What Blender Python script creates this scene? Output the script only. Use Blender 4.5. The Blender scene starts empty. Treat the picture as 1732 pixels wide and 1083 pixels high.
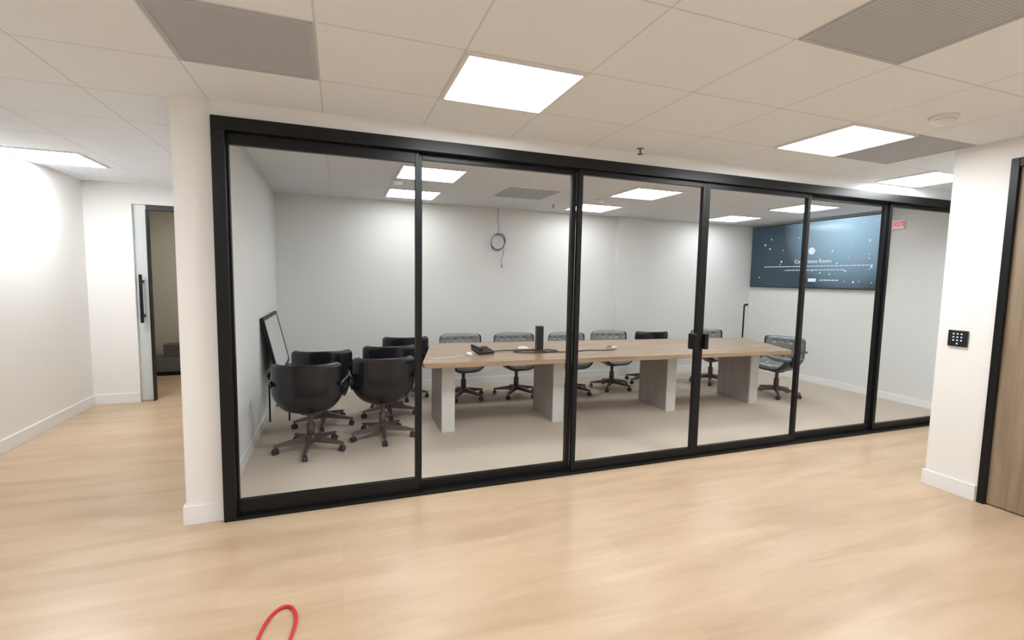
import bpy, bmesh, math, random
from mathutils import Vector, Matrix
random.seed(4)
PI=math.pi
C=bpy.context.scene.collection
HC=2.558
# ------------------------------------------------------------------ materials
def newmat(name):
    m=bpy.data.materials.new(name); m.use_nodes=True
    return m,m.node_tree,m.node_tree.nodes['Principled BSDF']
def mat(name,col,rough=.5,metal=0,spec=.5,noise=0,nscale=40,bump=0):
    m,nt,b=newmat(name)
    b.inputs['Base Color'].default_value=(*col,1); b.inputs['Roughness'].default_value=rough
    b.inputs['Metallic'].default_value=metal; b.inputs['Specular IOR Level'].default_value=spec
    if noise or bump:
        tc=nt.nodes.new('ShaderNodeTexCoord'); n=nt.nodes.new('ShaderNodeTexNoise'); n.inputs['Scale'].default_value=nscale; n.inputs['Detail'].default_value=4
        nt.links.new(tc.outputs['Object'],n.inputs['Vector'])
        if noise:
            mx=nt.nodes.new('ShaderNodeMix'); mx.data_type='RGBA'
            mx.inputs[6].default_value=(*[c*(1-noise) for c in col],1); mx.inputs[7].default_value=(*[min(1,c*(1+noise)) for c in col],1)
            nt.links.new(n.outputs['Fac'],mx.inputs[0]); nt.links.new(mx.outputs[2],b.inputs['Base Color'])
        if bump:
            bp=nt.nodes.new('ShaderNodeBump'); bp.inputs['Strength'].default_value=bump; bp.inputs['Distance'].default_value=.002
            nt.links.new(n.outputs['Fac'],bp.inputs['Height']); nt.links.new(bp.outputs[0],b.inputs['Normal'])
    return m
def grid_mat(name,col,line,x0,y0,px,py,w=.0045):
    m,nt,b=newmat(name); N=nt.nodes; L=nt.links
    tc=N.new('ShaderNodeTexCoord'); sp=N.new('ShaderNodeSeparateXYZ'); L.new(tc.outputs['Object'],sp.inputs[0])
    def ma(op,a,bb):
        n=N.new('ShaderNodeMath'); n.operation=op
        for i,v in enumerate((a,bb)):
            if v is None: continue
            if isinstance(v,(int,float)): n.inputs[i].default_value=v
            else: L.new(v,n.inputs[i])
        return n.outputs[0]
    outs=[]
    for o,o0,p in ((sp.outputs[0],x0,px),(sp.outputs[1],y0,py)):
        a=ma('DIVIDE',ma('SUBTRACT',o,o0),p); a=ma('FRACT',ma('ADD',a,50.5),None); a=ma('ABSOLUTE',ma('SUBTRACT',a,.5),None)
        outs.append(ma('LESS_THAN',a,w/p))
    mk=ma('MAXIMUM',outs[0],outs[1])
    n=N.new('ShaderNodeTexNoise'); n.inputs['Scale'].default_value=160; L.new(tc.outputs['Object'],n.inputs['Vector'])
    m1=N.new('ShaderNodeMix'); m1.data_type='RGBA'; m1.inputs[6].default_value=(*[c*.97 for c in col],1); m1.inputs[7].default_value=(*[c*1.03 for c in col],1)
    L.new(n.outputs['Fac'],m1.inputs[0])
    m2=N.new('ShaderNodeMix'); m2.data_type='RGBA'; L.new(mk,m2.inputs[0]); L.new(m1.outputs[2],m2.inputs[6]); m2.inputs[7].default_value=(*line,1)
    L.new(m2.outputs[2],b.inputs['Base Color']); b.inputs['Roughness'].default_value=.9; b.inputs['Specular IOR Level'].default_value=.2
    return m
def wood_floor():
    m,nt,b=newmat('oak_plank_floor'); N=nt.nodes; L=nt.links
    tc=N.new('ShaderNodeTexCoord')
    br=N.new('ShaderNodeTexBrick'); br.offset=.37; br.inputs['Scale'].default_value=1; br.inputs['Brick Width'].default_value=1.5; br.inputs['Row Height'].default_value=.2
    br.inputs['Mortar Size'].default_value=.0008; br.inputs['Mortar Smooth'].default_value=.5; br.inputs['Bias'].default_value=0
    br.inputs['Color1'].default_value=(.62,.46,.305,1); br.inputs['Color2'].default_value=(.57,.415,.27,1); br.inputs['Mortar'].default_value=(.49,.355,.23,1)
    L.new(tc.outputs['Object'],br.inputs['Vector'])
    mp=N.new('ShaderNodeMapping'); mp.inputs['Scale'].default_value=(.9,5,1); L.new(tc.outputs['Object'],mp.inputs[0])
    n=N.new('ShaderNodeTexNoise'); n.inputs['Scale'].default_value=1.3; n.inputs['Detail'].default_value=4; n.inputs['Roughness'].default_value=.55; n.inputs['Distortion'].default_value=.5; L.new(mp.outputs[0],n.inputs['Vector'])
    cr=N.new('ShaderNodeValToRGB'); cr.color_ramp.elements[0].position=.28; cr.color_ramp.elements[0].color=(.81,.77,.73,1); cr.color_ramp.elements[1].position=.6; cr.color_ramp.elements[1].color=(1,1,1,1)
    L.new(n.outputs['Fac'],cr.inputs[0])
    mx=N.new('ShaderNodeMix'); mx.data_type='RGBA'; mx.blend_type='MULTIPLY'; mx.inputs[0].default_value=1
    L.new(br.outputs['Color'],mx.inputs[6]); L.new(cr.outputs[0],mx.inputs[7]); L.new(mx.outputs[2],b.inputs['Base Color'])
    b.inputs['Roughness'].default_value=.31; b.inputs['Specular IOR Level'].default_value=.5
    return m
def grain(name,c1,c2,axis,rough=.45):
    m,nt,b=newmat(name); N=nt.nodes; L=nt.links
    tc=N.new('ShaderNodeTexCoord'); mp=N.new('ShaderNodeMapping'); sc=[14,14,14]; sc[axis]=.9; mp.inputs['Scale'].default_value=sc
    L.new(tc.outputs['Object'],mp.inputs[0]); n=N.new('ShaderNodeTexNoise'); n.inputs['Scale'].default_value=1.5; n.inputs['Detail'].default_value=6; n.inputs['Distortion'].default_value=.8
    L.new(mp.outputs[0],n.inputs['Vector']); cr=N.new('ShaderNodeValToRGB'); cr.color_ramp.elements[0].position=.35; cr.color_ramp.elements[1].position=.65
    cr.color_ramp.elements[0].color=(*c1,1); cr.color_ramp.elements[1].color=(*c2,1); L.new(n.outputs['Fac'],cr.inputs[0]); L.new(cr.outputs[0],b.inputs['Base Color'])
    b.inputs['Roughness'].default_value=rough
    return m
def emis(name,col,s):
    m=bpy.data.materials.new(name); m.use_nodes=True; nt=m.node_tree; nt.nodes.clear()
    e=nt.nodes.new('ShaderNodeEmission'); e.inputs[0].default_value=(*col,1); e.inputs[1].default_value=s
    o=nt.nodes.new('ShaderNodeOutputMaterial'); nt.links.new(e.outputs[0],o.inputs[0]); return m
def screen_mat():
    m=bpy.data.materials.new('tv_screen'); m.use_nodes=True; nt=m.node_tree; N=nt.nodes; L=nt.links; b=N['Principled BSDF']
    tc=N.new('ShaderNodeTexCoord'); mp=N.new('ShaderNodeMapping'); mp.vector_type='TEXTURE'; mp.inputs['Location'].default_value=(-.06,-.5,2.5); mp.inputs['Scale'].default_value=(1,1.05,1.1)
    g=N.new('ShaderNodeTexGradient'); g.gradient_type='SPHERICAL'; L.new(tc.outputs['Object'],mp.inputs[0]); L.new(mp.outputs[0],g.inputs[0])
    cr=N.new('ShaderNodeValToRGB'); cr.color_ramp.elements[0].color=(.018,.034,.048,1); cr.color_ramp.elements[1].color=(.45,.70,.88,1); cr.color_ramp.elements[1].position=1
    L.new(g.outputs['Fac'],cr.inputs[0]); L.new(cr.outputs[0],b.inputs['Emission Color']); b.inputs['Emission Strength'].default_value=1.1
    b.inputs['Base Color'].default_value=(.01,.012,.016,1); b.inputs['Roughness'].default_value=.15
    return m
M={}
M['wall']=mat('warm_white_wall_paint',(.88,.865,.845),.8,noise=.01,nscale=3,spec=.2)
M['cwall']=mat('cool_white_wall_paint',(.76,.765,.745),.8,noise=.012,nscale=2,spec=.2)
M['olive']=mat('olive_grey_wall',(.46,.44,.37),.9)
M['base']=mat('white_baseboard',(.88,.88,.88),.5)
M['ceil']=grid_mat('ceiling_tile',(.85,.885,.93),(.69,.70,.72),1.17,2.77,.625,.61)
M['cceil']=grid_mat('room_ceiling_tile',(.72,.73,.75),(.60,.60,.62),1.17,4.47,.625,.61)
M['floor']=wood_floor()
M['carpet']=mat('greige_carpet',(.56,.485,.40),.95,noise=.10,nscale=220,bump=.4,spec=.1)  # carpet colour lifted to imitate the pale veil of glass
M['black']=mat('black_metal',(.006,.006,.007),.4,spec=.3)
M['diff']=emis('light_diffuser',(.93,.97,1),33)
M['cdiff']=emis('room_light_diffuser',(.95,.98,1),12.5)
M['ddiff']=emis('fill_light_diffuser',(1,.97,.90),16)
M['lframe']=mat('light_frame',(.8,.79,.78),.4)
M['vent']=mat('grey_vent_grille',(.47,.495,.53),.8,noise=.05,nscale=400)
M['door']=grain('brown_oak_door',(.25,.18,.12),(.34,.26,.18),2)
M['ttop']=grain('table_top_wood',(.33,.225,.14),(.42,.295,.185),0,.25)
M['tleg']=grain('table_leg_laminate',(.36,.32,.295),(.42,.38,.35),2,.4)  # leg sides lightened, painting in the haze of the absent panes
M['tedge']=mat('table_leg_pale_edge',(.66,.66,.62),.5,noise=.03)
M['leather']=mat('black_leather',(.013,.013,.017),.22,spec=.6,bump=.15,nscale=90)
M['sheenleather']=mat('black_leather_painted_sheen',(.24,.25,.245),.28,spec=.8,bump=.15,nscale=90)  # black leather; reflected ceiling light is put into the grey colour
M['shell']=mat('black_plastic_shell',(.011,.011,.014),.25,spec=.55)
M['sheenshell']=mat('black_shell_painted_sheen',(.03,.03,.034),.3,spec=.5)  # black shell, greyed to paint in sheen and haze
M['cbase']=mat('bronze_chair_base',(.13,.095,.092),.38,metal=.3)  # brown-grey base tone, lightened as painted glass haze
M['wheel']=mat('caster_rubber',(.06,.045,.045),.6)
M['plastic']=mat('black_plastic',(.012,.012,.014),.35)
M['white']=mat('white_plastic',(.8,.8,.8),.4)
M['frost']=mat('pale_frosted_glass',(.60,.64,.63),.25,spec=.6)
M['screen']=screen_mat()
M['text']=emis('screen_text',(.75,.85,1),1.0)
M['red']=mat('red_rubber',(.6,.02,.015),.4)
M['exit']=emis('exit_letters',(1,.02,.05),1.1)
M['blue']=mat('blue_grey_cable',(.16,.16,.27),.5)
M['dots']=emis('keypad_dots',(.7,.85,1),1.2)
M['board']=mat('pale_board_print',(.58,.58,.58),.3,noise=.15,nscale=5)
M['cab']=mat('dark_cabinet',(.12,.115,.11),.5)
M['card']=mat('cardboard',(.11,.10,.095),.8)
M['chrome']=mat('steel',(.5,.5,.5),.25,metal=1)
# ------------------------------------------------------------------ helpers
def box(bm,x0,x1,y0,y1,z0,z1,bev=0,mtx=None):
    r=bmesh.ops.create_cube(bm,size=1); vs=r['verts']
    for v in vs:
        v.co=Vector((x0+(v.co.x+.5)*(x1-x0),y0+(v.co.y+.5)*(y1-y0),z0+(v.co.z+.5)*(z1-z0)))
    if mtx: bmesh.ops.transform(bm,matrix=mtx,verts=vs)
    if bev:
        es={e for v in vs for e in v.link_edges}
        bmesh.ops.bevel(bm,geom=list(es),offset=bev,segments=2,affect='EDGES',profile=.5)
def tube(bm,pts,r,seg=8,closed=False):
    pts=[Vector(p) for p in pts]; n=len(pts); rings=[]
    rr=r if isinstance(r,(list,tuple)) else [r]*n
    up=None
    for i,p in enumerate(pts):
        if closed: t=(pts[(i+1)%n]-pts[i-1]).normalized()
        else: t=(pts[min(i+1,n-1)]-pts[max(i-1,0)]).normalized()
        if up is None:
            up=Vector((0,0,1)) if abs(t.z)<.9 else Vector((1,0,0))
        a=t.cross(up).normalized(); b=a.cross(t).normalized(); up=b
        rings.append([bm.verts.new(p+(a*math.cos(2*PI*k/seg)+b*math.sin(2*PI*k/seg))*rr[i]) for k in range(seg)])
    m=n if closed else n-1
    for i in range(m):
        A=rings[i]; B=rings[(i+1)%n]
        for k in range(seg): bm.faces.new((A[k],A[(k+1)%seg],B[(k+1)%seg],B[k]))
    if not closed: bm.faces.new(rings[0][::-1]); bm.faces.new(rings[-1])
def smooth_path(pts,k=6,closed=False):
    pts=[Vector(p) for p in pts]; n=len(pts); out=[]
    for i in range(n if closed else n-1):
        if closed: p0,p1,p2,p3=pts[i-1],pts[i],pts[(i+1)%n],pts[(i+2)%n]
        else: p0,p1,p2,p3=pts[max(i-1,0)],pts[i],pts[i+1],pts[min(i+2,n-1)]
        for j in range(k):
            t=j/k; out.append(.5*((2*p1)+(-p0+p2)*t+(2*p0-5*p1+4*p2-p3)*t*t+(-p0+3*p1-3*p2+p3)*t**3))
    if not closed: out.append(pts[-1])
    return out
def lathe(bm,prof,seg=24,at=(0,0,0),mtx=None):
    at=Vector(at); rings=[]; allv=[]
    for r,z in prof:
        ring=[bm.verts.new(at+Vector((max(r,.0004)*math.cos(2*PI*k/seg),max(r,.0004)*math.sin(2*PI*k/seg),z))) for k in range(seg)]
        rings.append(ring); allv+=ring
    for A,B in zip(rings,rings[1:]):
        for k in range(seg): bm.faces.new((A[k],A[(k+1)%seg],B[(k+1)%seg],B[k]))
    bm.faces.new(rings[0][::-1]); bm.faces.new(rings[-1])
    if mtx: bmesh.ops.transform(bm,matrix=mtx,verts=allv)
def prism(bm,poly,z0,z1,bev=0):
    a=[bm.verts.new((x,y,z0)) for x,y in poly]; b=[bm.verts.new((x,y,z1)) for x,y in poly]
    fs=[bm.faces.new(a[::-1]),bm.faces.new(b)]
    for i in range(len(poly)): fs.append(bm.faces.new((a[i],a[(i+1)%len(poly)],b[(i+1)%len(poly)],b[i])))
    if bev:
        es=set(fs[0].edges)|set(fs[1].edges)
        bmesh.ops.bevel(bm,geom=list(es),offset=bev,segments=2,affect='EDGES',profile=.5)
def obj(name,bm,m,parent=None,smooth=False,loc=None):
    bmesh.ops.recalc_face_normals(bm,faces=bm.faces)
    me=bpy.data.meshes.new(name); bm.to_mesh(me); bm.free()
    if smooth:
        for p in me.polygons: p.use_smooth=True
    me.materials.append(m); o=bpy.data.objects.new(name,me); C.objects.link(o)
    if loc: o.location=loc
    if parent: o.parent=parent
    return o
def B(*a,**k):
    bm=bmesh.new(); box(bm,*a,**k); return bm
def thing(name,label,cat,loc=(0,0,0),rz=0,group=None):
    o=bpy.data.objects.new(name,None); C.objects.link(o); o.location=loc; o.rotation_euler=(0,0,rz); o.empty_display_size=.1
    o['label']=label; o['category']=cat
    if group: o['group']=group
    return o
def tag(o,label,cat,group=None):
    o['label']=label; o['category']=cat
    if group: o['group']=group
    return o
def struct(name,bm,m,parent=None):
    o=obj(name,bm,m,parent)
    if not parent: o['kind']='structure'
    return o
def sroot(name,loc=(0,0,0)):
    o=bpy.data.objects.new(name,None); C.objects.link(o); o.location=loc; o['kind']='structure'; o.empty_display_size=.1; return o
def dup(root,loc,rz,label,mats=None):
    r=root.copy(); C.objects.link(r); r.location=loc; r.rotation_euler=(0,0,rz); r['label']=label
    for ch in root.children:
        c=ch.copy(); C.objects.link(c); c.parent=r
        for g in ch.children:
            d=g.copy(); C.objects.link(d); d.parent=c
    return r
def text_mesh(name,s,size,m,parent,mtx,extr=.001):
    cu=bpy.data.curves.new(name,'FONT'); cu.body=s; cu.size=size; cu.extrude=extr; cu.align_x='CENTER'; cu.align_y='CENTER'
    t=bpy.data.objects.new(name,cu); C.objects.link(t); bpy.context.view_layer.update()
    me=bpy.data.meshes.new_from_object(t.evaluated_get(bpy.context.evaluated_depsgraph_get())); me.name=name
    bpy.data.objects.remove(t); me.materials.clear(); me.materials.append(m); me.transform(mtx)
    o=bpy.data.objects.new(name,me); C.objects.link(o); o.parent=parent; return o
# ------------------------------------------------------------------ shell
GY=3.345; RX=6.98
struct('floor',B(-3.4,8.2,-2.8,9.2,-.12,0),M['floor'])
struct('floor',B(-.74,RX,GY+.04,6.65,0,.006),M['carpet'])
bm=bmesh.new(); box(bm,-2.84,8.15,-2.75,GY+.03,HC,HC+.1); box(bm,-2.84,-.82,GY+.03,6.87,HC,HC+.1)
struct('ceiling',bm,M['ceil'])
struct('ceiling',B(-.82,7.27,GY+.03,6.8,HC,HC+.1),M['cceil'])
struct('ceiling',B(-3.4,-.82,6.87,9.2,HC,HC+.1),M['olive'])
struct('wall_left',B(-2.84,-2.69,-2.6,6.75,0,HC),M['wall'])
bm=bmesh.new(); box(bm,-2.84,-2.24,6.75,6.87,0,HC); box(bm,-2.24,-1.15,6.75,6.87,2.33,HC); box(bm,-1.15,-.9,6.75,6.87,0,HC)
struct('wall_hallway_end',bm,M['wall'])
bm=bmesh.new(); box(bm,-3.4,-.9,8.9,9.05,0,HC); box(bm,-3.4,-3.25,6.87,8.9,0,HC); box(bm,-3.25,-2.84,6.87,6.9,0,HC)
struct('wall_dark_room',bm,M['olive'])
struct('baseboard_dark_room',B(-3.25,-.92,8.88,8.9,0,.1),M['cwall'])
bm=bmesh.new(); box(bm,-.9,-.82,3.40,8.9,0,HC); box(bm,-.9,-.69,3.33,3.40,0,HC)
struct('wall_partition',bm,M['wall'])
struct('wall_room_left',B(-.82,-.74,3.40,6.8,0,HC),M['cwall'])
struct('wall_soffit',B(-.69,6.7,3.30,3.40,2.462,HC),M['wall'])
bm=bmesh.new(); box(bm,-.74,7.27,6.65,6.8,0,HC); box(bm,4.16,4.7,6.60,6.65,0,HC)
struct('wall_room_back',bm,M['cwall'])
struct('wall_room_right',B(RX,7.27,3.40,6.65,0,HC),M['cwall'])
struct('wall_glass_end',B(6.70,8.0,3.30,3.40,0,HC),M['wall'])
struct('wall_corridor_end',B(8.0,8.15,2.15,3.40,0,HC),M['wall'])
struct('wall_corridor_near',B(4.47,8.0,2.15,2.30,0,HC),M['wall'])
bm=bmesh.new(); box(bm,4.32,4.47,1.97,2.30,0,HC); box(bm,4.32,4.47,.95,1.97,2.42,HC); box(bm,4.32,4.47,-2.6,.95,0,HC)
struct('wall_right',bm,M['wall'])
struct('wall_behind',B(-2.84,4.47,-2.75,-2.6,0,HC),M['wall'])
# baseboards
bh=.115
struct('baseboard_left',B(-2.69,-2.675,-2.6,6.75,0,bh,bev=.003),M['base'])
struct('baseboard_hallway_end',B(-2.675,-2.24,6.735,6.75,0,bh,bev=.003),M['base'])
bm=bmesh.new(); box(bm,-.915,-.9,3.33,6.75,0,bh); box(bm,-.915,-.69,3.315,3.33,0,bh)
struct('baseboard_partition',bm,M['base'])
struct('baseboard_right',B(4.305,4.32,1.98,2.315,0,bh,bev=.003),M['base'])
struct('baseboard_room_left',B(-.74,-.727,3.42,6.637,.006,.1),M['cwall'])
struct('baseboard_room_back',B(-.74,RX-.013,6.637,6.65,.006,.1),M['base'])
struct('baseboard_room_right',B(RX-.013,RX,3.42,6.65,.006,.1),M['base'])
# ------------------------------------------------------------------ glass wall framing
E=[-.62,.52,1.725,2.94,4.155,5.275,6.63]
HB=2.385
struct('trim_1',B(-.69,6.70,3.27,3.42,HB,2.462,bev=.003),M['black'])       # header
struct('trim_2',B(-.69,6.70,3.275,3.41,0,.02,bev=.003),M['black'])           # floor track
struct('trim_3',B(-.69,-.62,3.27,3.42,.02,HB,bev=.003),M['black'])        # left jamb
struct('trim_4',B(6.63,6.70,3.27,3.42,.02,HB),M['black'])
for i in range(6):
    a,b=E[i],E[i+1]
    yo=3.335 if i in (0,5) else (3.36 if i in(1,4) else 3.325)
    y0,y1=yo-.018,yo+.018
    root=sroot('door_%d'%(i+1))
    s0=.012 if i==0 else .038; s1=.025 if i==0 else .038
    if i==1: s0=.025
    bb=.115 if i==0 else .085; tt=2.315 if i==0 else 2.345
    bm=bmesh.new()
    box(bm,a,a+s0,y0,y1,.02,HB,bev=.002); box(bm,b-s1,b,y0,y1,.02,HB,bev=.002)
    box(bm,a+s0,b-s1,y0,y1,.02,bb,bev=.002); box(bm,a+s0,b-s1,y0,y1,tt,HB,bev=.002)
    struct('door_frame',bm,M['black'],root)
    if i in (2,3):
        bm=B(2.865,2.905,y0-.03,y1+.02,.965,1.10,bev=.004) if i==2 else B(2.975,3.015,y0-.03,y1+.02,.965,1.10,bev=.004)
        struct('latch_handle',bm,M['black'],root)
# ------------------------------------------------------------------ hallway sliding glass door
r=sroot('door_7')
struct('door_leaf',B(-2.24,-2.11,6.79,6.82,.01,2.33,bev=.003),M['frost'],r)
bm=bmesh.new(); box(bm,-2.19,-2.16,6.70,6.73,.95,1.52,bev=.006); box(bm,-2.185,-2.165,6.73,6.79,1.02,1.05); box(bm,-2.185,-2.165,6.73,6.79,1.42,1.45)
struct('pull_handle',bm,M['black'],r)
bm=bmesh.new(); box(bm,-2.11,-1.15,6.765,6.85,2.27,2.33); box(bm,-2.115,-2.10,6.765,6.85,0,2.27)
struct('trim_5',bm,M['black'])
# ------------------------------------------------------------------ oak door on the right
r=sroot('door_8')
struct('door_leaf',B(4.335,4.38,1.0,1.925,.008,2.36,bev=.002),M['door'],r)
bm=bmesh.new(); box(bm,4.308,4.46,1.925,1.970,0,2.42,bev=.003); box(bm,4.308,4.46,.95,1.0,0,2.42,bev=.003); box(bm,4.308,4.46,1.0,1.925,2.36,2.42,bev=.003)
struct('door_frame',bm,M['black'],r)
bm=bmesh.new(); tube(bm,[(4.335,1.07,1.0),(4.29,1.07,1.0),(4.285,1.09,1.0),(4.285,1.20,1.0)],.01)
struct('door_handle',bm,M['black'],r)
# ------------------------------------------------------------------ ceiling fixtures
def light(x0,x1,y0,y1,label,m,group):
    t=thing('ceiling_light',label,'ceiling light',((x0+x1)/2,(y0+y1)/2,HC),0,group)
    w=(x1-x0)/2-.006; d=(y1-y0)/2-.006; bm=bmesh.new()
    box(bm,-w,w,-d,-d+.018,-.012,0); box(bm,-w,w,d-.018,d,-.012,0); box(bm,-w,-w+.018,-d+.018,d-.018,-.012,0); box(bm,w-.018,w,-d+.018,d-.018,-.012,0)
    obj('light_frame',bm,M['lframe'],t)
    obj('diffuser',B(-w+.018,w-.018,-d+.018,d-.018,-.007,-.001),m,t)
g1='ceiling lights outside the glass wall'; g2='ceiling lights inside the meeting room'
light(.545,1.17,2.16,2.77,'large bright square ceiling light directly in front of the second glass panel',M['diff'],g1)
light(3.045,3.67,2.16,2.77,'bright ceiling light beside a grey ceiling vent on its right',M['diff'],g1)
light(4.92,5.545,2.74,3.27,'ceiling light nearest the top of the white wall corner at right',M['diff'],g1)
light(-2.68,-2.08,5.2,5.82,'ceiling light in the hallway touching the left wall',M['diff'],g1)
light(-2.0,-1.4,1.0,1.6,'added unseen ceiling light over the hallway entrance near the left wall',M['diff'],g1)  # unseen lamp, added for lighting
light(.545,1.17,-.9,-.29,'added unseen ceiling light behind the viewpoint, left one',M['diff'],g1)  # this and the next: unseen lamps added for light and reflections
light(3.045,3.67,-.9,-.29,'added unseen ceiling light behind the viewpoint, right one',M['diff'],g1)
light(-2.2,-1.6,7.5,8.1,'added dim fill light, unseen, in the unlit looking room beyond the hallway door',M['ddiff'],g1)  # unseen lamp added to brighten the room past the door
for k,(x0,lab) in enumerate(((.545,'left'),(3.045,'middle'),(5.545,'right'))):
    light(x0,x0+.625,4.47,5.08,'meeting room ceiling light, %s one of the row above the table'%lab,M['cdiff'],g2)
    light(x0,x0+.625,5.69,6.30,'meeting room ceiling light, %s one of the row along the back wall'%lab,M['cdiff'],g2)
def vent(x0,x1,y0,y1,label):
    t=thing('ceiling_vent',label,'vent',((x0+x1)/2,(y0+y1)/2,HC),0,'grey ceiling vents')
    w=(x1-x0)/2-.006; d=(y1-y0)/2-.006; bm=bmesh.new()
    box(bm,-w,w,-d,-d+.02,-.006,0); box(bm,-w,w,d-.02,d,-.006,0); box(bm,-w,-w+.02,-d+.02,d-.02,-.006,0); box(bm,w-.02,w,-d+.02,d-.02,-.006,0)
    obj('vent_frame',bm,M['vent'],t)
    bm=bmesh.new(); box(bm,-w+.02,w-.02,-d+.02,d-.02,-.0035,-.001)
    n=40
    for i in range(n):
        y=-d+.03+(2*d-.06)*i/(n-1); box(bm,-w+.02,w-.02,y-.003,y+.003,-.0044,-.0035)
    obj('grille',bm,M['vent'],t)
vent(-.705,-.08,2.16,2.77,'large grey square ceiling vent above the white wall end at upper left')
vent(3.67,4.295,2.16,2.77,'grey ceiling vent directly beside a ceiling light at right')
vent(1.795,2.42,.94,1.55,'grey ceiling vent at the top edge nearest the camera')
vent(1.795,2.42,5.08,5.69,'grey ceiling vent inside the meeting room')
def smoke(x,y,label):
    t=thing('smoke_detector',label,'smoke detector',(x,y,HC),0,'smoke detectors')
    bm=bmesh.new(); lathe(bm,[(.07,0),(.07,-.012),(.062,-.02)],28); obj('mounting_base',bm,M['lframe'],t,True)
    bm=bmesh.new(); lathe(bm,[(.055,-.02),(.055,-.03),(.045,-.042),(.015,-.046)],28); obj('cover',bm,M['lframe'],t,True)
smoke(3.41,1.89,'pale round smoke detector on the ceiling outside at upper right')
smoke(.59,5.25,'round smoke detector on the meeting room ceiling behind the first glass panel')
smoke(3.1,5.35,'round smoke detector on the meeting room ceiling behind the third glass panel')
def sprinkler(x,y,label):
    t=thing('fire_sprinkler',label,'sprinkler',(x,y,HC),0)
    bm=bmesh.new(); lathe(bm,[(.03,0),(.03,-.004),(.012,-.008)],20); obj('escutcheon',bm,M['chrome'],t,True)
    bm=bmesh.new(); lathe(bm,[(.008,-.008),(.008,-.02),(.005,-.035),(.005,-.04),(.022,-.042),(.022,-.045)],16); obj('sprinkler_head',bm,M['cbase'],t)
sprinkler(2.18,3.19,'small dark sprinkler head on the ceiling above the third glass panel')
sprinkler(2.75,6.0,'small sprinkler head on the meeting room ceiling')
# ------------------------------------------------------------------ table
TX=[(.70,4.28),(5.03,4.10),(5.5,5.28),(1.02,5.62)]
def roundpoly(P,r,n=5):
    out=[]
    for i in range(len(P)):
        p=Vector(P[i]); a=(Vector(P[i-1])-p).normalized()*r+p; b=(Vector(P[(i+1)%len(P)])-p).normalized()*r+p
        for k in range(n+1):
            t=k/n; out.append(tuple((1-t)**2*a+2*t*(1-t)*p+t*t*b))
    return out
TZ=.762
t=thing('conference_table','long brown wood conference table on slab legs behind the glass','table',(3,4.9,.006))
bm=bmesh.new(); prism(bm,[(x-3,y-4.9) for x,y in roundpoly(TX,.06)],TZ-.05,TZ-.006,bev=.004); obj('tabletop',bm,M['ttop'],t)
for x in (1.01,2.22,3.70,4.98):
    lg=obj('leg',B(x-3-.065,x-3+.065,4.60-4.9,5.14-4.9,0,TZ-.05,bev=.003),M['tleg'],t)
    e=obj('edge_panel',B(x-3-.065,x-3+.065,4.585-4.9,4.60-4.9,0,TZ-.05),M['tedge'],lg)
# ------------------------------------------------------------------ chairs
PR=smooth_path([(0,.285,.805),(0,.285,.72),(0,.275,.58),(0,.245,.46),(0,.16,.375),(0,.03,.35),(0,-.12,.355),(0,-.265,.375)],6)
def prof(s):
    f=s*(len(PR)-1); i=min(int(f),len(PR)-2); return PR[i].lerp(PR[i+1],f-i)
def nrm(s):
    d=(prof(min(1,s+.02))-prof(max(0,s-.02))).normalized(); return Vector((0,d.z,-d.y))
def halfw(s):
    w=.292-.010*max(0,(.35-s)/.35)-.02*s
    e=.085
    if s<e: w*=1-.13*((e-s)/e)**2.4
    if s>1-e: w*=1-.16*((s-1+e)/e)**2.2
    return w
def P(s,t,off,curl=.15):
    n=nrm(s)
    return prof(s)+Vector((t*halfw(s),0,0))+n*(off+curl*abs(t)**3.6)
def sheet(s0,s1,t1,o0,o1f,ns,nt,curl=.15):
    bm=bmesh.new(); A=[];Bv=[]
    for i in range(ns+1):
        s=s0+(s1-s0)*i/ns; ra=[];rb=[]
        for j in range(nt+1):
            t=-t1+2*t1*j/nt
            ra.append(bm.verts.new(P(s,t,o0,curl))); rb.append(bm.verts.new(P(s,t*.985,o1f(i/ns,j/nt),curl)))
        A.append(ra);Bv.append(rb)
    for i in range(ns):
        for j in range(nt):
            bm.faces.new((A[i][j],A[i][j+1],A[i+1][j+1],A[i+1][j])); bm.faces.new((Bv[i][j],Bv[i+1][j],Bv[i+1][j+1],Bv[i][j+1]))
    for i in range(ns):
        bm.faces.new((A[i][0],A[i+1][0],Bv[i+1][0],Bv[i][0])); bm.faces.new((A[i][nt],Bv[i][nt],Bv[i+1][nt],A[i+1][nt]))
    for j in range(nt):
        bm.faces.new((A[0][j],Bv[0][j],Bv[0][j+1],A[0][j+1])); bm.faces.new((A[ns][j],A[ns][j+1],Bv[ns][j+1],Bv[ns][j]))
    return bm
def tuft(th,nu,nv):
    # puffy pad with a grid of small button dimples
    def f(u,v):
        edge=min(1,min(u,1-u)/.10)**.5*min(1,min(v,1-v)/.08)**.5
        d=(abs(math.cos(PI*(u*nu-.5)))*0+abs(math.sin(PI*(u*nu+.5)))*abs(math.sin(PI*(v*nv+.5))))**5
        return .018+th*edge*(1-.45*d)
    return f
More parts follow.
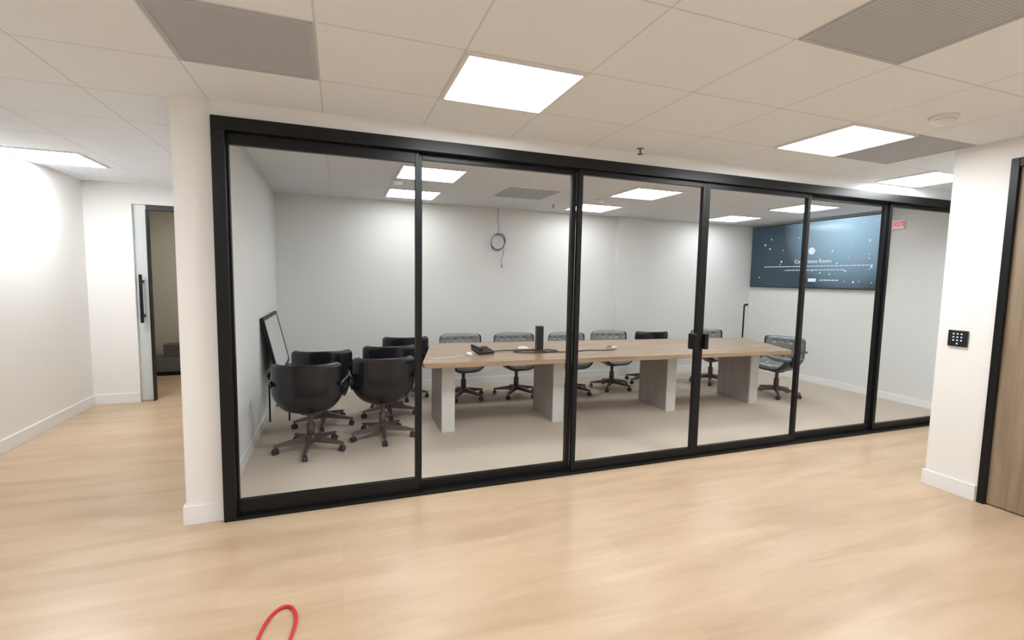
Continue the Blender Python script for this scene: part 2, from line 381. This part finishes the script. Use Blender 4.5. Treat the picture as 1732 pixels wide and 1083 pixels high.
def build_chair(label,cm,group,sm):
    t=thing('office_armchair',label,'chair',(0,0,0),0,group)
    obj('shell',sheet(0,1,1,0,lambda u,v:.016,40,28),sm,t,True)
    obj('back_cushion',sheet(.004,.50,.95,.016,tuft(.055,4,5),44,50),cm,t,True)
    obj('seat_cushion',sheet(.515,.985,.94,.016,tuft(.065,4,5),36,44),cm,t,True)
    for s in (-1,1):
        bm=bmesh.new(); tube(bm,smooth_path([(s*.275,.19,.62),(s*.302,.10,.635),(s*.306,0,.635),(s*.306,-.14,.625),(s*.303,-.195,.58),(s*.29,-.175,.51),(s*.265,-.13,.45)],5),.017,10)
        obj('armrest',bm,sm,t,True)
    bm=bmesh.new(); lathe(bm,[(.022,.10),(.022,.14),(.034,.145),(.034,.24),(.022,.245),(.022,.315),(.03,.32),(.09,.335),(.10,.35)],20); obj('column',bm,M['cbase'],t,True)
    bm=bmesh.new(); lathe(bm,[(.03,.07),(.045,.075),(.05,.12),(.036,.145)],20); obj('hub',bm,M['cbase'],t,True)
    for k in range(5):
        a=2*PI*k/5+.3; mx=Matrix.Rotation(a,4,'Z')
        bm=bmesh.new(); secs=[(.035,.028,.080,.135),(.15,.022,.072,.112),(.27,.016,.066,.088),(.30,.013,.066,.082)]
        rings=[[bm.verts.new(mx@Vector((r,y,z))) for y,z in ((-w,z0),(w,z0),(w*.7,z1),(-w*.7,z1))] for r,w,z0,z1 in secs]
        for p,q in zip(rings,rings[1:]):
            for j in range(4): bm.faces.new((p[j],p[(j+1)%4],q[(j+1)%4],q[j]))
        bm.faces.new(rings[0]); bm.faces.new(rings[-1])
        lg=obj('leg',bm,M['cbase'],t)
        bm=bmesh.new(); c=mx@Vector((.285,0,.027)); ca=a+k*1.3+.5
        for s in (-1,1):
            m2=Matrix.Translation(c)@Matrix.Rotation(ca,4,'Z')@Matrix.Translation((s*.013,0,0))@Matrix.Rotation(PI/2,4,'Y')
            lathe(bm,[(.018,-.008),(.027,-.006),(.027,.006),(.018,.008)],16,mtx=m2)
        tube(bm,[c,c+Vector((0,0,.045))],.007,8)
        obj('caster',bm,M['wheel'],lg)
    return t
R=math.radians
gA='swivel armchairs around the conference table'
cb=build_chair('black leather swivel armchair seen from behind, nearest the left end of the glass wall',M['leather'],gA,M['shell'])
cb.location=(-.25,4.46,.006); cb.rotation_euler=(0,0,R(174))
dup(cb,(.38,4.63,.006),R(180),'black swivel armchair seen from behind, against the second glass stile at the table end')
dup(cb,(-.16,5.19,.006),R(178),'black swivel armchair directly behind the nearest one by the leaning board')
dup(cb,(.51,5.38,.006),R(180),'black swivel armchair second back, beside the left end of the table')
dup(cb,(.78,6.12,.006),R(178),'black swivel armchair farthest back in the left cluster, at the far left table corner')
cg=build_chair('black tufted armchair with painted grey sheen on the far side of the table, first from the left',M['sheenleather'],gA,M['sheenshell'])
cg.location=(1.49,5.88,.006); cg.rotation_euler=(0,0,R(3))
dup(cg,(2.20,5.84,.006),R(-4),'black tufted armchair with painted grey sheen on the far side of the table behind the black tower device')
dup(cg,(2.95,5.74,.006),R(2),'black tufted armchair with painted grey sheen on the far side of the table beside the third glass stile')
dup(cg,(3.66,5.84,.006),R(-6),'black tufted armchair with painted grey sheen turned slightly, next to the plain black chair on the far side')
dup(cb,(4.38,6.06,.006),R(178),'black armchair on the far side of the table with its back to the viewer')
dup(cg,(5.36,5.76,.006),R(-6),'black tufted armchair with painted grey sheen on the far side of the table near its right end')
dup(cg,(5.66,4.84,.006),R(-78),'dark armchair with painted grey sheen and haze seen side on at the right end of the table')
# ------------------------------------------------------------------ things on the table
t=thing('tower_speaker','slim black upright tower device standing on the conference table','device',(2.08,4.82,TZ))
obj('body',B(-.035,.035,-.04,.04,.012,.27,bev=.006),M['plastic'],t); obj('foot',B(-.06,.06,-.055,.055,0,.012,bev=.004),M['plastic'],t)
t=thing('desk_phone','low black conference phone on the left part of the table','phone',(1.40,4.73,TZ),R(20))
bm=bmesh.new(); box(bm,-.10,.10,-.08,.08,0,.03,bev=.01); bmesh.ops.rotate(bm,cent=(0,0,0),matrix=Matrix.Rotation(.25,3,'X'),verts=bm.verts); bmesh.ops.translate(bm,vec=(0,0,.02),verts=bm.verts); obj('body',bm,M['plastic'],t)
bm=bmesh.new(); tube(bm,smooth_path([(-.075,-.08,.055),(-.075,-.03,.07),(-.075,.03,.08),(-.075,.08,.08)],4),[.02]*2+[.014]*9+[.02]*2,10); obj('handset',bm,M['plastic'],t)
bm=bmesh.new(); lathe(bm,[(.028,0),(.032,.01),(.028,.024),(.012,.032)],20); bmesh.ops.scale(bm,vec=(1,1.6,1),verts=bm.verts)
tag(obj('computer_mouse',bm,M['white'],None,True,(1.24,4.66,TZ)),'small white mouse beside the black phone on the table','mouse')
t=thing('conference_puck','round white puck beside the black tower on the table','speaker',(1.93,4.93,TZ))
bm=bmesh.new(); lathe(bm,[(.06,0),(.065,.008),(.06,.022),(.04,.028)],28); obj('body',bm,M['white'],t,True)
bm=bmesh.new(); lathe(bm,[(.03,.028),(.03,.031)],20); obj('button',bm,M['lframe'],t)
t=thing('power_adapter','small white power adapter at the end of the dark cable on the table','adapter',(2.98,4.72,TZ),.4)
obj('body',B(-.03,.03,-.025,.025,0,.028,bev=.005),M['white'],t)
bm=bmesh.new(); tube(bm,[(.03,0,.014),(.045,0,.014)],.006); obj('plug',bm,M['chrome'],t)
t=thing('remote_control','small white remote lying near the right half of the table','remote',(4.23,4.62,TZ),.5)
obj('body',B(-.07,.07,-.02,.02,0,.015,bev=.004),M['white'],t); obj('button_pad',B(-.05,.05,-.013,.013,.015,.017),M['plastic'],t)
def cable(label,pts,r,m,name='cable',cat='cable'):
    bm=bmesh.new(); tube(bm,smooth_path(pts,7),r,8); return tag(obj(name,bm,m,None,True),label,cat)
z=TZ+.006
cable('dark cable curling across the table from the tower towards the white adapter',[(2.16,4.82,z),(2.25,4.7,z),(2.05,4.62,z),(1.85,4.66,z),(1.75,4.75,z),(1.9,4.72,z+.006),(2.3,4.6,z),(2.6,4.66,z),(2.8,4.62,z),(2.95,4.66,z),(3.05,4.80,z),(3.0,4.85,z+.004),(2.93,4.80,z)],.005,M['plastic'])
cable('dark cable from the black phone along the table',[(1.48,4.76,z),(1.6,4.84,z),(1.8,4.86,z),(1.98,4.84,z),(2.02,4.83,z)],.005,M['plastic'])
cable('thin white cable near the left end of the table',[(.82,4.52,z),(.9,4.50,z),(1.05,4.55,z),(1.17,4.63,z)],.004,M['white'])
# ------------------------------------------------------------------ hanging coil on the back wall
bm=bmesh.new(); x0,y0,zc=2.17,6.61,2.07
tube(bm,smooth_path([(x0,y0,2.55),(x0-.01,y0,2.4),(x0+.01,y0,2.25),(x0-.02,y0,2.17)],5),.0045,8)
for k in range(3):
    rr=.098+.011*k; tube(bm,[(x0+rr*math.cos(2*PI*i/30)*(1-.05*k),y0-.008*k+.01,zc+rr*1.05*math.sin(2*PI*i/30+.1*k)) for i in range(30)],.0055,6,closed=True)
tube(bm,smooth_path([(x0+.09,y0,2.0),(x0+.08,y0,1.9),(x0+.05,y0,1.8),(x0+.06,y0,1.74)],5),.0045,8); tube(bm,[(x0+.06,y0,1.75),(x0+.062,y0,1.70)],.009,8)
tag(obj('cable_coil',bm,M['blue'],None,True),'coiled blue grey cable hanging from the ceiling against the back wall','cable')
# ------------------------------------------------------------------ leaning board and stand
t=thing('display_stand','thin black metal stand under the leaning board by the left room wall','stand',(-.62,5.76,.006))
for sx in (-.075,.11):
    for sy in (-.32,.32):
        bm=bmesh.new(); tube(bm,[(sx,sy,0),(sx,sy,.49)],.009,8); obj('leg',bm,M['black'],t)
bm=bmesh.new(); box(bm,-.09,.125,-.36,.36,.485,.50); obj('ledge',bm,M['black'],t)
ang=math.atan2(.135,.60)
t=thing('framed_board','pale board with black frame leaning against the left meeting room wall','board',(-.575,5.76,.512)); t.rotation_euler=(0,-ang,0)
bm=bmesh.new()
for a,b,c,d in ((-.53,.53,0,.035),(-.53,.53,.585,.62)): box(bm,-.025,.005,a,b,c,d)
for a in (-.53,.495): box(bm,-.025,.005,a,a+.035,.035,.585)
obj('board_frame',bm,M['black'],t); obj('board_panel',B(-.02,0,-.495,.495,.035,.585),M['board'],t)
# outlet
t=thing('wall_outlet','white power outlet low on the left meeting room wall','outlet',(-.739,4.62,.38))
obj('cover_plate',B(0,.006,-.036,.036,-.058,.058,bev=.002),M['white'],t)
for s in (-.024,.024): obj('socket',B(.006,.008,-.016,.016,s-.014,s+.014),M['lframe'],t)
# thin floor stand in far right corner
t=thing('floor_pole_stand','thin dark pole stand in the far right corner of the meeting room','stand',(6.60,6.38,.006))
bm=bmesh.new(); lathe(bm,[(.14,0),(.14,.01),(.02,.025)],24); obj('base',bm,M['black'],t)
bm=bmesh.new(); tube(bm,[(0,0,.02),(0,0,1.16)],.013,10); obj('pole',bm,M['black'],t)
bm=bmesh.new(); tube(bm,[(0,0,1.16),(.05,-.03,1.17)],.018,10); obj('head',bm,M['black'],t)
# ------------------------------------------------------------------ TV
TY=5.42; y0,y1,z0,z1=4.38,6.60,1.48,2.52
t=thing('wall_television','large wall mounted screen showing blue conference room welcome text','television',(RX,TY,0))
def rel(bm):
    bmesh.ops.translate(bm,vec=(-7.12,-TY,0),verts=bm.verts); return bm
obj('bezel',rel(B(7.065,7.105,y0,y1,z0,z1,bev=.004)),M['plastic'],t)
obj('wall_mount',rel(B(7.105,7.12,5.1,5.8,1.8,2.2)),M['black'],t)
obj('screen',rel(B(7.062,7.065,y0+.012,y1-.012,z0+.014,z1-.012)),M['screen'],t)
def tm(y,z): return Matrix.Translation((-.062,y-TY,z))@Matrix(((0,0,-1,0),(-1,0,0,0),(0,1,0,0),(0,0,0,1)))
text_mesh('screen_title','Conference Room',.082,M['text'],t,tm(5.42,1.90))
bm=bmesh.new()
def dashes(ya,yb,z,h):
    y=ya
    while y>yb:
        w=random.uniform(.02,.07); box(bm,-.064,-.062,y-TY-w,y-TY,z-h/2,z+h/2); y-=w+.014
dashes(6.3,4.55,1.825,.010); dashes(5.9,4.9,1.765,.010); dashes(5.28,5.02,1.61,.014)
obj('screen_small_text',bm,M['text'],t)
bm=bmesh.new(); lathe(bm,[(.055,0),(.055,.002)],28,mtx=tm(5.44,2.06)); obj('round_emblem',bm,M['text'],t)
obj('screen_button',B(-.065,-.062,-.08,.05,1.585,1.635),M['text'],t)
bm=bmesh.new()
for k in range(30):
    y=random.uniform(4.5,6.4)-TY; zz=random.uniform(1.54,2.44); s=random.uniform(.005,.012); box(bm,-.064,-.062,y-s,y+s,zz-s,zz+s)
obj('screen_stars',bm,M['text'],t)
# exit sign
t=thing('exit_sign','small sign with red EXIT letters on the right meeting room wall','exit sign',(RX,4.275,2.35))
obj('housing',B(-.03,0,-.085,.085,-.06,.06,bev=.004),M['white'],t)
text_mesh('exit_letters','EXIT',.09,M['exit'],t,Matrix.Translation((-.032,0,0))@Matrix(((0,0,-1,0),(-1,0,0,0),(0,1,0,0),(0,0,0,1))))
# keypad
t=thing('door_keypad','square black keypad with lit dots on the white wall beside the oak door','keypad',(4.321,2.17,1.165))
obj('housing',B(-.018,0,-.06,.06,-.06,.06,bev=.005),M['plastic'],t)
for i in range(4):
    for j in range(3):
        if i==3 and j!=1: continue
        bm=bmesh.new(); lathe(bm,[(.0055,0),(.0055,.001)],12,mtx=Matrix.Translation((-.018,.024-.024*j,.034-.024*i))@Matrix.Rotation(-PI/2,4,'Y'))
        obj('key',bm,M['dots'],t)
# red cord
cable('red cord looped on the wood floor at the bottom edge',[(-.40,1.7,.008),(-.36,2.0,.008),(-.325,2.22,.008),(-.275,2.31,.008),(-.225,2.30,.008),(-.20,2.2,.008),(-.23,2.0,.008),(-.28,1.8,.008),(-.3,1.5,.008)],.008,M['red'],'extension_cord','cord')
# dark room furniture
t=thing('low_cabinet','dark low cabinet in the unlit room beyond the hallway door','cabinet',(-2.5,8.62,0))
obj('body',B(-.55,.75,-.22,.22,.06,.26,bev=.004),M['cab'],t); obj('plinth',B(-.52,.72,-.19,.2,0,.06),M['black'],t)
for x in (-.54,-.105,.325): obj('cabinet_door',B(x,x+.42,-.238,-.22,.07,.25,bev=.002),M['cab'],t)
t=thing('cardboard_box','brown box on the dark cabinet in the unlit room','box',(-2.38,8.6,.26))
obj('body',B(-.12,.12,-.12,.12,0,.17),M['card'],t); obj('lid',B(-.125,.125,-.125,.125,.17,.20,bev=.003),M['card'],t)
# ------------------------------------------------------------------ world, camera
w=bpy.data.worlds.new('World'); bpy.context.scene.world=w; w.use_nodes=True; w.node_tree.nodes['Background'].inputs[0].default_value=(.9,.9,.9,1); w.node_tree.nodes['Background'].inputs[1].default_value=.3
ya,pi_,ro=[math.radians(a) for a in (19.995,4.956,-1.037)]
Fw=Vector((math.sin(ya)*math.cos(pi_),math.cos(ya)*math.cos(pi_),-math.sin(pi_))); R0=Vector((math.cos(ya),-math.sin(ya),0)); D0=-(R0.cross(Fw))
cr,sr=math.cos(ro),math.sin(ro); Rv=cr*R0+sr*D0; Dv=-sr*R0+cr*D0
cam=bpy.data.cameras.new('camera'); co=bpy.data.objects.new('camera',cam); C.objects.link(co)
U=-Dv; Bk=-Fw
co.matrix_world=Matrix(((Rv.x,U.x,Bk.x,0),(Rv.y,U.y,Bk.y,0),(Rv.z,U.z,Bk.z,1.547),(0,0,0,1)))
cam.sensor_width=36; cam.lens=805.7/1732*36; cam.clip_start=.05
bpy.context.scene.camera=co
vs=bpy.context.scene.view_settings; vs.view_transform='Standard'; vs.look='None'; vs.exposure=0
